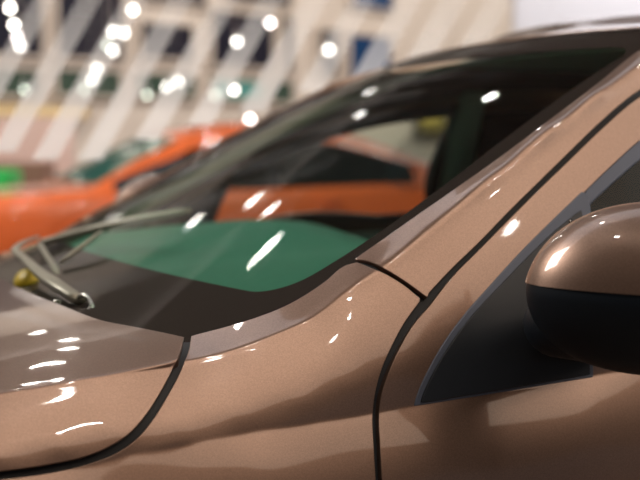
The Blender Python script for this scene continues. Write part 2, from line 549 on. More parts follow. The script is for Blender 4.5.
# outline with window cut: run round the opening through a slit at the B pillar
sl_a, sl_b = _x(pxr(.90, .178, .128)), _x(pxr(.90, .004, -.17))
SAILI = [(414, 404), (420, 388), (428, 371), (442, 346), (462, 318), (490, 286), (520, 253), (550, 223), (584, 191)]
def door_segs():
    return [GD, [B_up, _x(pxr(.957, .175, .128))], [_x(pxr(.957, .175, .128)), sl_a], DL[::-1], SAILI[::-1], [SAILI[0], (500, 389), (584, 374)], [(584, 374), _x(pxr(.36, .003, -.182)), sl_b],
            [sl_b, _x(pxr(.98, .002, -.17))], [_x(pxr(.98, .002, -.17)), _x(pxr(.98, -.015, -.50)), _x(pxr(.98, .02, -.92))], [_x(pxr(.98, .02, -.92)), DGD[-1]], DGD[::-1]]
door = panel('front_door', door_segs(), BROWN, car, creases=[c1x, c2x])
# black B pillar applique
panel('pillar_cover', [[sl_a, _x(pxr(.957, .175, .128))], [_x(pxr(.957, .175, .128)), _x(pxr(.98, .0, -.165))], [_x(pxr(.98, .0, -.165)), sl_b], [sl_b, sl_a]], BLACKP, car, off=.004)
# rear door & quarter (beyond the frame)
rd = [[_x(pxr(.985, .002, -.165)), _x(pxr(1.35, .0, -.16)), _x(pxr(1.7, 0, -.155))], [_x(pxr(1.7, 0, -.155)), _x(pxr(1.7, -.02, -.50)), _x(pxr(1.7, .02, -.92))],
      [_x(pxr(1.7, .02, -.92)), _x(pxr(.99, .02, -.92))], [_x(pxr(.99, .02, -.92)), _x(pxr(.985, -.015, -.5)), _x(pxr(.985, .002, -.165))]]
panel('rear_door', rd, BROWN, car, creases=[c2x])

rg = [[_x(pxr(.985, .165, .11)), _x(pxr(1.35, .185, .135)), _x(pxr(1.7, .185, .12))], [_x(pxr(1.7, .185, .12)), _x(pxr(1.7, .02, -.165))],
      [_x(pxr(1.7, .02, -.165)), _x(pxr(.985, .02, -.175))], [_x(pxr(.985, .02, -.175)), _x(pxr(.985, .165, .11))]]
panel('rear_side_window', rg, GLASSO, car, off=.004, rad=.001, depth=.003, gs=14)
rt_ = [[_x(pxr(.96, .197, .178)), _x(pxr(1.35, .208, .19)), _x(pxr(1.7, .206, .175))], [_x(pxr(1.7, .206, .175)), _x(pxr(1.7, .187, .125))],
       [_x(pxr(1.7, .187, .125)), _x(pxr(1.35, .187, .14)), _x(pxr(.96, .165, .115))], [_x(pxr(.96, .165, .115)), _x(pxr(.96, .197, .178))]]
panel('rear_door_frame', rt_, BROWN, car, gs=10)
# dark inner structure behind the shut lines
inner = [[_x(pxr(-.95, .06, -.35)), (0, 440), (100, 400), (170, 345), (200, 343), (290, 312), (352, 270), (420, 222), (500, 166), (600, 92), (640, 60), _x(pxr(.70, .235, .205))],
         [_x(pxr(.70, .235, .205)), _x(pxr(1.6, .25, .24)), _x(pxr(1.6, .205, .17))],
         [_x(pxr(1.6, .205, .17)), _x(pxr(1.0, .195, .165)), _x(pxr(.75, .178, .13)), (640, 128), (584, 181), (500, 262), (440, 335), (418, 380), (410, 400)],
         [(410, 400), (408, 440), (410, 560)], [(410, 560), (250, 560), (0, 530), _x(pxr(-.95, .02, -.42))], [_x(pxr(-.95, .02, -.42)), _x(pxr(-.95, .06, -.35))]]
def _inl(q):
    a, b = lift(q, True, .013), lift(q, False, .011)
    return np.where(q[:, :1] < 186, a, b)
panel('seam_seal', inner, RUBBER, car, liftf=_inl, off=.011, gs=10, rad=.001, depth=.003)

# --- sail panel and side window seal
SAIL = [[(415, 404.5), (421, 388), (429, 371), (443, 346), (463, 318), (491, 286), (521, 253), (551, 223), (582, 193)], [(582, 193), (585, 193.5), (587, 198), (588, 240), (592, 376)],
        [(592, 376), (560, 381), (500, 391), (450, 399), (415, 404.5)]]
SAILI2 = [[(421, 401), (428, 384), (438, 365), (453, 341), (473, 315), (501, 285), (533, 252), (562, 225), (580, 211)], [(580, 211), (584, 240), (588, 373)], [(588, 373), (500, 388), (421, 401)]]
sail = panel('sail_panel', SAIL, TRIM, car, off=-.001, rad=.003, depth=.012, gs=9)
panel('sail_inset', SAILI2, SAILP, car, off=-.0035, rad=.002, depth=.008, gs=9)
# grey window channel strip along the frame
CH_U = [(588, 191), (614, 166.5), (641, 142), _x(pxr(.75, .167, .108)), _x(pxr(.90, .177, .125))]
CH_L = [(597, 197), (620, 176), (641, 158), _x(pxr(.75, .160, .09)), _x(pxr(.90, .168, .108))]
panel('window_channel', [CH_U, [CH_U[-1], CH_L[-1]], CH_L[::-1], [CH_L[0], (589, 205)], [(589, 205), CH_U[0]]], TRIM, car, off=.003, rad=.003, depth=.014, gs=9)
def door_glass():
    seg = [[(585, 199), (597, 192), (641, 150), _x(pxr(.75, .163, .10)), _x(pxr(.94, .175, .118))], [_x(pxr(.94, .175, .118)), _x(pxr(.94, .02, -.19))], [_x(pxr(.94, .02, -.19)), _x(pxr(.6, .02, -.19)), (590, 385)], [(590, 385), (585, 199)]]
    return panel('side_window', seg, GLASSD, car, off=.012, rad=.001, depth=.003, gs=14)
door_glass()
blt = [[_x(pxr(.365, .003, -.18)), _x(pxr(.6, .0, -.165)), _x(pxr(.97, .0, -.158))], [_x(pxr(.97, .0, -.158)), _x(pxr(.97, .0, -.172))], [_x(pxr(.97, .0, -.172)), _x(pxr(.6, .0, -.18)), _x(pxr(.365, .003, -.192))], [_x(pxr(.365, .003, -.192)), _x(pxr(.365, .003, -.18))]]
panel('belt_seal', blt, RUBBER, car, off=-.003, rad=.002, depth=.012, gs=12)

# --- windscreen
Eo = [at(x, y, 1 / w) for x, y, w in Tp3]
def edge_curve(n):
    base = W(-.33, .17, -.252)
    pts = [base] + [e + IN * .004 - ZUP * .006 for e in Eo[0:]]
    c = crom(pts, .004)
    L = np.r_[0, np.cumsum([np.linalg.norm(c[i + 1] - c[i]) for i in range(len(c) - 1)])]
    c = np.array(c)
    s = np.linspace(0, L[-1], n)
    q = np.array([[np.interp(a, L, c[:, k]) for k in range(3)] for a in s])
    x = s / L[-1]
    return np.array([np.polyval(np.polyfit(x, q[:, k], 4), x) for k in range(3)]).T
NV = 90
EC = edge_curve(NV)
ELEN = sum(np.linalg.norm(EC[i + 1] - EC[i]) for i in range(NV - 1))
def ws(u, v):
    """point on the windscreen: u 0..1 near->far, v 0..1 base->top"""
    i = v * (NV - 1); a = int(min(i, NV - 2)); f = i - a
    p = EC[a] * (1 - f) + EC[a + 1] * f
    m = mir(p)
    bul = 4 * u * (1 - u)
    flat = 1 - (1 - 2 * abs(u - .5)) ** 0  # unused shape term
    k = (1 - abs(2 * u - 1) ** 2.4)
    up = ZUP * (.004 + .012 * v)
    fwd = -BK * (.085 - .035 * v)
    return p * (1 - u) + m * u + (up + fwd) * k
def wsn(u, v):
    e = .004
    a = ws(min(u + e, 1), v) - ws(max(u - e, 0), v); b = ws(u, min(v + e, 1)) - ws(u, max(v - e, 0))
    n = np.cross(a, b); n /= np.linalg.norm(n)
    if n[2] < 0: n = -n
    return n
US = np.linspace(0, 1, 90); VS = np.linspace(0, 1, 70)
wsg = grid_bm([[ws(u, v) for v in VS] for u in US])
bmesh.ops.recalc_face_normals(wsg, faces=wsg.faces[:])
wsg.normal_update()
if sum(f.normal.z for f in wsg.faces) < 0: bmesh.ops.reverse_faces(wsg, faces=wsg.faces[:])
windscreen = from_bm('windscreen', wsg, GLASSW, car)
# frit ring
wid = np.linalg.norm(ws(0, .3) - ws(1, .3))
def rr(s, off):
    """rounded rectangle in metres, s in 0..1 -> (u,v)"""
    sx0, sx1, sy0, sy1 = .052, .052, .225, .10
    R = .055
    x0, x1, y0, y1_ = sx0 / wid, 1 - sx1 / wid, sy0 / ELEN, 1 - sy1 / ELEN
    rx, ry = R / wid, R * 1.1 / ELEN
    pts = []
    for cx, cy, a0 in ((x1 - rx, y1_ - ry, 0), (x0 + rx, y1_ - ry, 90), (x0 + rx, y0 + ry, 180), (x1 - rx, y0 + ry, 270)):
        for k in range(13):
            a = math.radians(a0 + 90 * k / 12)
            pts.append((cx + rx * math.cos(a), cy + ry * math.sin(a)))
    pts.append(pts[0])
    P = np.array(pts); S = P * np.array([wid, ELEN])
    L = np.r_[0, np.cumsum(np.linalg.norm(np.diff(S, axis=0), axis=1))]
    return np.interp(s * L[-1], L, P[:, 0]), np.interp(s * L[-1], L, P[:, 1])
NS = 400
inner_loop = np.array([rr(k / NS, 0) for k in range(NS)])
rows = []
for k in range(6):
    row = []
    for (u, v) in inner_loop:
        # push outwards to the rectangle border along the ray from the centre
        du, dv = u - .5, v - .5
        sc_ = min(.5 / abs(du) if du else 9, .5 / abs(dv) if dv else 9)
        f = k / 5
        uu, vv = .5 + du * (1 + (sc_ - 1) * f), .5 + dv * (1 + (sc_ - 1) * f)
        uu, vv = min(max(uu, 0), 1), min(max(vv, 0), 1)
        row.append(ws(uu, vv) - wsn(uu, vv) * .004)
    rows.append(row)
fb = grid_bm(rows, closed_v=True)
bmesh.ops.recalc_face_normals(fb, faces=fb.faces[:])
from_bm('frit_band', fb, FRIT, windscreen)
# rubber edge along the glass
for side in (0, 1):
    pts = [ws(side, v) for v in np.linspace(.0, 1, 60)]
    from_bm('glass_seal', tube_bm([p - ZUP * .012 for p in pts], .007, 8), RUBBER, windscreen)

# --- roof
rows = []
front = [ws(u, 1) for u in np.linspace(0, 1, 41)]
for i, s in enumerate(np.linspace(0, 1, 40)):
    row = []
    for j, u in enumerate(np.linspace(0, 1, 41)):
        t = np.interp(s, [0, 1], [0, 1.0])
        zr = np.interp(s, [0, .15, .35, .6, .85, 1], [0, .010, .022, .025, 0.012, -.01])
        rr_ = (front[j] - O) @ IN
        tt = (front[j] - O) @ BK
        edge = .25 + .05 * min(1, s * 6)
        r_e = edge + (rr_ - ((front[0] - O) @ IN)) / (((front[-1] - O) @ IN) - ((front[0] - O) @ IN)) * (2 * RC - 2 * edge)
        z0 = (front[j] - O)[2]
        zt = .25 + .035 * (1 - (2 * u - 1) ** 2)
        k = min(1, s * 5); k = k * k * (3 - 2 * k)
        row.append(W(tt + s * (1.75 - tt), r_e, z0 * (1 - k) + (zt - (.0 if s < .8 else .02 * (s - .8) * 5)) * k + .002))
    rows.append(row)
rb = grid_bm(rows)
bmesh.ops.recalc_face_normals(rb, faces=rb.faces[:])
bmesh.ops.solidify(rb, geom=rb.faces[:], thickness=.004)
from_bm('roof', rb, BROWN, car)
# headliner underneath
rows2 = [[p - ZUP * .035 for p in row[1:-1]] for row in rows]
hb = grid_bm(rows2); bmesh.ops.recalc_face_normals(hb, faces=hb.faces[:]); bmesh.ops.solidify(hb, geom=hb.faces[:], thickness=.006)
from_bm('headliner', hb, LINER, car)

# --- tail end, closing the body behind the frame
rows = []
for t, zb, zt, w in ((1.70, -.92, -.155, 0.0), (2.0, -.9, -.15, .0), (2.4, -.85, -.15, .03), (2.7, -.75, -.17, .10), (2.78, -.6, -.25, .18)):
    row = []
    for r, z in ((w + .02, zb), (w - .015, -.5), (w + .0, zt - .01), (w + .05, zt + .0), (RC, zt + .03)):
        row.append(W(t, r, z))
    row += [mir(p) for p in row[:-1][::-1]]
    rows.append(row)
tb = grid_bm(rows); tb.faces.new([v for v in tb.verts][-9:])
bmesh.ops.recalc_face_normals(tb, faces=tb.faces[:])
from_bm('rear_body', tb, BROWN, car)
rows = []
for t, zt, e in ((1.72, .24, .30), (2.0, .20, .31), (2.25, .10, .30), (2.5, -.12, .25)):
    row = [W(t, .03 + .0, -.155), W(t, e - .08, min(zt - .06, zt)), W(t, e, zt), W(t, RC, zt + .02)]
    row += [mir(p) for p in row[:-1][::-1]]
    rows.append(row)
tb = grid_bm(rows); bmesh.ops.recalc_face_normals(tb, faces=tb.faces[:])
from_bm('rear_window', tb, GLASSO, car)
# --- nose
rows = []
for s in np.linspace(0, 1, 12):
    row = []
    t = -1.0 - .42 * math.sin(s * PI / 2)
    z1 = -.31 - .0 * s - .30 * (1 - math.cos(s * PI / 2))
    e = .05 + .22 * s ** 2
    for k in np.linspace(0, 1, 15):
        r = e + (RC * 2 - 2 * e) * k
        bow = (1 - (2 * k - 1) ** 2)
        row.append(W(t - .12 * s * bow, r, z1 + .012 * bow))
    rows.append(row)
for s in np.linspace(.1, 1, 8):
    row = []
    for k in np.linspace(0, 1, 15):
        e = .27 + .0 * s
        r = e + (RC * 2 - 2 * e) * k
        bow = (1 - (2 * k - 1) ** 2)
        row.append(W(-1.42 - .12 * bow, r, -.61 + .012 * bow - .34 * s))
    rows.append(row)
nb = grid_bm(rows); bmesh.ops.recalc_face_normals(nb, faces=nb.faces[:]); bmesh.ops.solidify(nb, geom=nb.faces[:], thickness=.004)
from_bm('bumper', nb, BROWN, car)
from_bm('grille', box_bm(W(-1.55, RC, -.72), (.03, .7, .12), axes=[BK, IN, ZUP], bev=.01), BLACKP, car)
for rr0 in (.22, 2 * RC - .22):
    from_bm('headlight', lathe_bm([(0, -.10), (.05, -.095), (.085, -.06), (.10, 0), (.10, .05)], W(-1.33, rr0, -.47), axis=BK + ZUP * -.4, n=24), MGLASS, car)
# side closers (front corners below the hood)
for mm in (0, 1):
    rows = []
    for s in np.linspace(0, 1, 8):
        t = -1.0 - .42 * math.sin(s * PI / 2); e = .05 + .22 * s ** 2
        z1 = -.31 - .30 * (1 - math.cos(s * PI / 2))
        row = [W(t, e, z1), W(t, e - .02, -.5 - .15 * s), W(t, e, -.92)]
        rows.append([mir(p) for p in row] if mm else row)
    cb = grid_bm(rows); bmesh.ops.recalc_face_normals(cb, faces=cb.faces[:])
    from_bm('bumper_corner', cb, BROWN, car)
# wheels
def wheel(parent, c, ax, R=.32, wdt=.2):
    w = from_bm('wheel', lathe_bm([(R * .62, -wdt / 2), (R * .9, -wdt / 2), (R, -wdt / 2 + .03), (R, wdt / 2 - .03), (R * .9, wdt / 2), (R * .62, wdt / 2), (R * .62, -wdt / 2)], c, ax, 32), TYRE, parent)
    bm = lathe_bm([(0.0, .02), (.05, .02), (.055, 0), (.055, -.03)], np.asarray(c) + np.asarray(ax) * (wdt / 2 - .04), ax, 20)
    ax = np.asarray(ax, float); u = np.cross(ax, ZUP); u /= np.linalg.norm(u)
    for k in range(5):
        a = 2 * PI * k / 5
        d = u * math.cos(a) + ZUP * math.sin(a)
        tube_bm([np.asarray(c) + ax * (wdt / 2 - .04) + d * .04, np.asarray(c) + ax * (wdt / 2 - .03) + d * R * .64], [.03, .022], 8, bm, flat=.5, up=ax)
    from_bm('rim', bm, ALLOY, w)
for t in (-.62, 1.95):
    wheel(car, W(t, .13, -.88), -IN)
    wheel(car, W(t, 2 * RC - .13, -.88), IN)

# --- cowl and wipers
rows = []
for u in np.linspace(0, 1, 40):
    hr = .12 + (2 * RC - .24) * u
    ts = np.interp(min(hr, 2 * RC - hr), [.12, .3, .45, .62, .8], [-.285, -.344, -.366, -.376, -.38])
    g = ws(u, .0)
    row = [W(ts - .03, hr, -.262), W(ts + .0, hr, -.262), W(ts + .03, hr, -.268), g - ZUP * .012, ws(u, .06) - wsn(u, .06) * .012]
    rows.append(row)
cb = grid_bm(rows); bmesh.ops.recalc_face_normals(cb, faces=cb.faces[:])
from_bm('cowl_panel', cb, COWL, car)

def wiper(pts, rads, blade, brads, hook=None):
    a = from_bm('wiper_arm', tube_bm(crom(pts, .02), list(np.interp(np.linspace(0, 1, len(crom(pts, .02))), np.linspace(0, 1, len(rads)), rads)), 10, flat=.6), WIPER, car)
    cb_ = crom(blade, .02)
    from_bm('blade_or_reflection', tube_bm(cb_, list(np.interp(np.linspace(0, 1, len(cb_)), np.linspace(0, 1, len(brads)), brads)), 8, flat=1.2), WIPER, a)
    if hook is not None:
        from_bm('washer_hose', tube_bm(crom(hook, .01), .0035, 8), CHROME, a)
    return a
wiper([at(80, 300, 1.83), at(66, 291, 1.86), at(44, 276, 1.98), at(24, 258, 2.18), at(15, 249, 2.3), at(22, 243, 2.38), at(38, 237, 2.5)], [.012, .014, .011, .009, .008, .006, .005],
      [at(40, 243, 2.45), at(90, 231, 2.42), at(140, 220, 2.36), at(190, 210, 2.28)], [.006, .009, .008, .004],
      [at(76, 298, 1.83), at(85, 295, 1.82), at(92, 305, 1.80), at(101, 323, 1.76)])
wiper([at(68, 286, 2.02), at(55, 268, 2.2), at(46, 254, 2.3), at(40, 244, 2.42)], [.007, .007, .006, .006],
      [at(60, 263, 2.15), at(80, 248, 2.17), at(102, 231, 2.2)], [.003, .004, .003])  # second blade is an added rod imitating a reflection in the windscreen
from_bm('washer_cap', lathe_bm([(0, .012), (.018, .012), (.02, .008), (.02, -.02)], at(26, 281, 2.12), (-.5, -.6, .6), 20), YEL, car)
for px, py, d in ((35, 297, 2.0), (58, 303, 1.88)):
    from_bm('washer_nozzle', lathe_bm([(0, .006), (.005, .005), (.007, 0), (.007, -.02)], at(px, py, d), ZUP, 14), CHROME, car)

# --- interior
rows = []
for u in np.linspace(0.03, .97, 40):
    row = [ws(u, .02) - ZUP * .03, ws(u, .12) - ZUP * .035]
    r = (ws(u, .1) - O) @ IN
    t0 = (ws(u, .12) - O) @ BK
    for s, z in ((.25, -.19), (.5, -.175), (.8, -.165), (.95, -.17), (1.0, -.22), (1.0, -.45)):
        row.append(W(t0 + (.42 - t0) * s, r, z + .012 * math.sin(u * PI * 3)))
    rows.append(row)
db = grid_bm(rows); bmesh.ops.recalc_face_normals(db, faces=db.faces[:]); bmesh.ops.solidify(db, geom=db.faces[:], thickness=.01)
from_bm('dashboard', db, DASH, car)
# steering wheel (left-hand side)
swc = W(.58, .42, -.44)
axis = BK * .9 + ZUP * .42
axis = axis / np.linalg.norm(axis); su = IN; sv = np.cross(axis, su)
sw = from_bm('steering_wheel', tube_bm([swc + su * .18 * math.cos(a) + sv * .18 * math.sin(a) for a in np.linspace(0, 2 * PI, 41)], .015, 10, up=axis, cap=False), BLACKP, car)
spk = lathe_bm([(0, .03), (.05, .028), (.065, .01), (.065, -.03)], swc, axis, 20)
for a in (0, PI, PI * 1.5):
    tube_bm([swc, swc + su * .175 * math.cos(a) + sv * .175 * math.sin(a)], .014, 8, spk)
from_bm('wheel_hub', spk, BLACKP, sw)
def seat(r):
    s = from_bm('seat', box_bm(W(.85, r, -.60), (.50, .50, .18), axes=[BK, IN, ZUP], bev=.06), SEAT, car)
    A = [BK * .95 - ZUP * -.3, IN, ZUP * .95 + BK * .3]
    from_bm('backrest', box_bm(W(1.18, r, -.28), (.14, .48, .58), axes=A, bev=.05), SEAT, s)
    from_bm('headrest', box_bm(W(1.28, r, .075), (.10, .26, .16), axes=A, bev=.04), SEAT, s)
seat(.42); seat(2 * RC - .42)
from_bm('cabin_floor', box_bm(W(.7, RC, -.90), (2.6, 1.44, .03), axes=[BK, IN, ZUP]), LINER, car)
for m_ in (0, 1):
    r = .05 if not m_ else 2 * RC - .05
    from_bm('door_lining', box_bm(W(.5, r, -.56), (.92, .03, .70), axes=[BK, IN, ZUP], bev=.01), DASH if False else LINER, car)
    # inner pillar trim
    pts = [ws(0, v) + IN * .015 - ZUP * .03 - BK * -.012 for v in np.linspace(.05, 1, 24)]
    if m_: pts = [mir(p) for p in pts]
    from_bm('pillar_trim', tube_bm(pts, .02, 10), PTRIM, car)
    pts = [W(.95, .19, .17), W(.96, .06, -.16)]
    if m_: pts = [mir(p) for p in pts]
    from_bm('centre_pillar', tube_bm(pts, .04, 10), LINER, car)

# --- door mirror
MA = np.array([.80, -.60, 0]); MF = np.array([-.60, -.80, 0])     # long axis, facing forwards
MC = at(650, 291, 1.385)
def mirror_pt(th, ph, sc_=1.0):
    """th around (0 = +long axis, 90deg = forward), ph latitude"""
    def sg(x, e): return math.copysign(abs(x) ** e, x)
    a = sg(math.cos(ph), .85) * sg(math.cos(th), .80); b = sg(math.cos(ph), .85) * sg(math.sin(th), .85); c = sg(math.sin(ph), .90)
    L = .152
    bb = b * (.085 if b > 0 else .045)
    q = MC + MA * a * L * sc_ + MF * bb * sc_ + ZUP * c * (.104 if c > 0 else .099) * sc_
    # the front edge of the cap leans back towards its top
    q = q - MF * (.03 * max(c, 0) * 1.0) + MA * (.012 * max(c, 0))
    return q
def shell(ph0, ph1, sc_, n=64, m=24):
    rows = []
    for j in range(m + 1):
        ph = ph0 + (ph1 - ph0) * j / m
        rows.append([mirror_pt(2 * PI * k / n, ph, sc_) for k in range(n)])
    return rows
mr = empty('door_mirror', tuple(MC - CARLOC), parent=car); 
def mirror_child(name, bm, mat):
    bm2 = bm
    bmesh.ops.recalc_face_normals(bm2, faces=bm2.faces[:])
    me = bpy.data.meshes.new(name); bm2.to_mesh(me); bm2.free()
    me.transform(Matrix.Translation(-Vector(tuple(MC))))
    o = link(name, me, mat, mr); o['_done'] = 1
    # far side twin
    me2 = me.copy()
    for v in me2.vertices:
        v.co = Vector(tuple(mir(np.array(v.co) + MC) - mir(MC)))
    me2.flip_normals()
    o2 = bpy.data.objects.new(name, me2); COL.objects.link(o2); o2.parent = mr2; o2['_done'] = 1
    for p in me2.polygons: p.use_smooth = True
    return o
mr2 = empty('door_mirror', tuple(mir(MC) - CARLOC), parent=car)
mirror_child('mirror_cap', grid_bm(shell(.03, PI / 2 - .001, 1.0), closed_v=True), BROWN)
hb = grid_bm(shell(-PI / 2 + .001, .05, .985), closed_v=True)
mirror_child('mirror_housing', hb, BLACKP)
# mount arm from the sail to the housing
arm_pts = [onr(578, 334, .05), onr(584, 332, .01), MC - MA * .10 - ZUP * .048 + MF * .0, MC - MA * .03 - ZUP * .05]
mirror_child('mirror_arm', tube_bm(crom(arm_pts, .01), .044, 24, flat=.95), BLACKP)
mirror_child('mirror_glass', box_bm(MC - MF * .042, (.24, .006, .15), axes=[MA, MF, ZUP], bev=.002), MGLASS)
finish_parent(car)

# ================================================================== ORANGE CAR
OB = BK; OI = IN
OO = np.array([-.36, 8.6, 0])
def V2(t, r, z): return OO + OB * t + OI * r + ZUP * z
oc = empty('car', tuple(V2(-.3, .85, 0)), 'orange hatchback with dark windows parked beyond the brown car', 'car')
def otop(t): return np.interp(t, [-2.25, -2.1, -1.9, -1.5, -1.30, -.894, -.53, -.19, .3, .64, .98, 1.46, 1.75, 1.85], [.72, .86, .93, .955, .965, 1.20, 1.37, 1.435, 1.455, 1.40, 1.32, 1.13, .97, .88])
def obelt(t): return np.interp(t, [-2.25, -2.1, -1.9, -1.3, 0, 1.0, 1.46, 1.75, 1.85], [.70, .82, .88, .925, .935, .96, .97, .93, .85])
def ow(t): return np.interp(t, [-2.25, -2.15, -1.95, -1.6, 1.3, 1.7, 1.85], [.30, .16, .06, .0, .0, .06, .2])
def section(t):
    b = obelt(t); T = max(otop(t), b + .005); w = ow(t); h = T - b
    g = min(1, h / .35)
    pts = [(w + .02, .25), (w + .0, .45), (w - .015, .62), (w + .005, b - .06), (w + .03, b), (w + .035 + .015 * g, b + .01 * g),
           (w + .055 + .10 * g, T - .13 * g), (w + .09 + .16 * g, T - .035 * g), (w + .16 + .22 * g, T - .008), (.85, T + .008 * g)]
    return pts
ts = np.r_[np.linspace(-2.25, -1.3, 16), np.linspace(-1.24, 1.85, 56)]
NB = 10
def shellbm(sel, half=None):
    bm = bmesh.new()
    R = []
    for t in ts:
        s = section(t)
        full = [V2(t, r, z) for r, z in s] + [V2(t, 1.7 - r, z) for r, z in s[:-1][::-1]]
        R.append([tuple(p) for p in full])
    vs = {}
    def gv(i, j):
        if (i, j) not in vs: vs[i, j] = bm.verts.new(R[i][j])
        return vs[i, j]
    for i in range(len(ts) - 1):
        for j in range(len(R[0]) - 1):
            k = j if j < NB - 1 else len(R[0]) - 2 - j
            tm = (ts[i] + ts[i + 1]) / 2
            if sel == region(tm, k) and (half is None or half == (j < NB - 1)):
                bm.faces.new((gv(i, j), gv(i + 1, j), gv(i + 1, j + 1), gv(i, j + 1)))
    bmesh.ops.recalc_face_normals(bm, faces=bm.faces[:])
    return bm
def region(t, k):
    if k == 5 and -1.12 < t <= .02: return 'side_window'
    if k == 5 and .10 < t < 1.25: return 'rear_side_window'
    if k == 5 and .02 < t <= .10: return 'pillar_cover'
    if k >= 7 and -1.26 < t < -.62: return 'windscreen'
    if k >= 8 and 1.02 < t < 1.5: return 'rear_window'
    return 'body'
from_bm('body', shellbm('body'), ORANGE, oc)
for h_ in (True, False):
    from_bm('side_window', shellbm('side_window', h_), GLASSO, oc)
    from_bm('rear_side_window', shellbm('rear_side_window', h_), GLASSO, oc)
    from_bm('pillar_cover', shellbm('pillar_cover', h_), BLACKP, oc)
from_bm('windscreen', shellbm('windscreen'), GLASSG, oc)
from_bm('rear_window', shellbm('rear_window'), GLASSO, oc)
for r, ax in ((-.0, -OI), (1.7, OI)):
    for t in (-1.55, 1.15):
        wheel(oc, V2(t, r + (.08 if r < 1 else -.08), .31), ax, .31, .19)
    s = -1 if r < 1 else 1
    from_bm('wing_mirror', lathe_bm([(0, -.1), (.05, -.09), (.07, -.03), (.065, .04), (.03, .08), (0, .085)], V2(-.95, r + s * .10, .98), OI, 18), ORANGE, oc)
    from_bm('door_handle', tube_bm([V2(.35, r - (-.015 if s>0 else .015), .84), V2(.55, r - (-.015 if s>0 else .015), .845)], .012, 8), ORANGE, oc)
    from_bm('headlamp', lathe_bm([(0, -.06), (.06, -.05), (.09, 0), (.09, .03)], V2(-2.10, .85 + s * .60, .70), OB, 20), MGLASS, oc)
finish_parent(oc)

# ================================================================== HALL
def plane_hit(px, py, p0, n): return hit(px, py, np.asarray(p0, float), np.asarray(n, float))
WA = math.radians(44)
WD = np.array([math.cos(WA), math.sin(WA), 0]); WN = np.array([math.sin(WA), -math.cos(WA), 0])
WP = np.array([0, 22.0, 0])
def wall_st(px, py):
    p = plane_hit(px, py, WP, WN)
    return (p - WP) @ WD, p[2]
CEIL = 6.2
WALLM = simple('cream_wall', (.62, .54, .47), .8, noise=.05, nscale=2)
WALLR = simple('lavender_white_wall', (.80, .78, .80), .8)
PANE = simple('night_pane', (.018, .017, .028), .3, spec=.1)
PANEB = simple('blue_pane', (.01, .045, .13), .3, spec=.1)
PANEG = simple('green_grey_pane', (.05, .08, .06), .2)
PANET = simple('teal_pane', (.08, .30, .27), .3)
FLOORM = simple('floor_tiles', (.26, .20, .16), .25, noise=.08, nscale=3)
CEILM = simple('ceiling_paint', (.30, .28, .27), .9)

tag(from_bm('floor', box_bm((4, 12, -.05), (60, 50, .1)), FLOORM, smooth=False), kind='structure')
tag(from_bm('ceiling', box_bm((4, 12, CEIL + .05), (60, 50, .1)), CEILM, smooth=False), kind='structure')
tag(from_bm('wall_back', box_bm(WP + WN * -.25 + ZUP * CEIL / 2 + WD * 4, (34, .4, CEIL), axes=[WD, WN, ZUP]), WALLM, smooth=False), kind='structure')
# panes laid out by where they stand on the wall: (px0, py0, px1, py1, material)
wins = [(-60, -60, 40, 55, PANE), (53, -60, 122, 60, PANE), (138, 23, 192, 60, PANE), (209, 12, 272, 68, PANE), (281, 16, 292, 73, PANE),
        (317, 29, 337, 75, PANE), (347, 35, 390, 82, PANEB), (138, -60, 205, 4, PANE), (225, -60, 290, 4, PANE), (350, -60, 392, 10, PANEB), 
        (-60, 66, 40, 96, PANEG), (53, 69, 120, 97, PANEG), (133, 72, 195, 98, PANEG), (209, 78, 262, 100, PANET), (268, 80, 292, 104, PANEG)]
for k, (x0, y0, x1, y1_, m) in enumerate(wins):
    s0, _ = wall_st(x0, y0); s1, _ = wall_st(x1, y0)
    xm = (x0 + x1) / 2
    zt = wall_st(xm, y0)[1]; zb = wall_st(xm, y1_)[1]
    zt = min(zt, CEIL - .25)
    c = WP + WD * (s0 + s1) / 2 + ZUP * (zt + zb) / 2
    w = empty('window_%d' % (k + 1), tuple(c), kind='structure')
    wd, hg = s1 - s0, zt - zb
    from_bm('pane', box_bm(WN * -.02 + WN * .04, (wd, .02, hg), axes=[WD, WN, ZUP]), m, w, smooth=False)
    fbm = bmesh.new()
    for dx, dz, sx, sz in ((-wd / 2, 0, .05, hg + .05), (wd / 2, 0, .05, hg + .05), (0, hg / 2, wd, .05), (0, -hg / 2, wd, .05)):
        box_bm(WD * dx + ZUP * dz + WN * .03, (sx, .10, sz), fbm, axes=[WD, WN, ZUP])
    from_bm('window_frame', fbm, WALLM, w, smooth=False)
# fascia band and cornice
s0, z0 = wall_st(-40, 104); s1, z1 = wall_st(80, 104); zb = wall_st(20, 116)[1]
tag(from_bm('fascia_band', box_bm(WP + WD * (s0 + s1) / 2 + WN * .12 + ZUP * (z0 + zb) / 2, (s1 - s0, .2, z0 - zb), axes=[WD, WN, ZUP], bev=.03), simple('yellow_fascia', (.95, .72, .38), .6)),
    'long pale yellow fascia band on the cream wall under the dark windows', 'sign board')

# right-hand white wall
a = plane_hit(515, 60, (0, 15, 0), (0, 1, 0)); 
tag(from_bm('wall_right', box_bm(np.array([a[0] + 4, 15.2, CEIL / 2]), (8, .3, CEIL)), WALLR, smooth=False), kind='structure')
# framed picture
pc = plane_hit(430, 122, WP, WN)
pic = empty('picture', tuple(pc + WN * -.02), 'small yellow and brown framed picture on the pale wall beyond the orange car', 'picture')

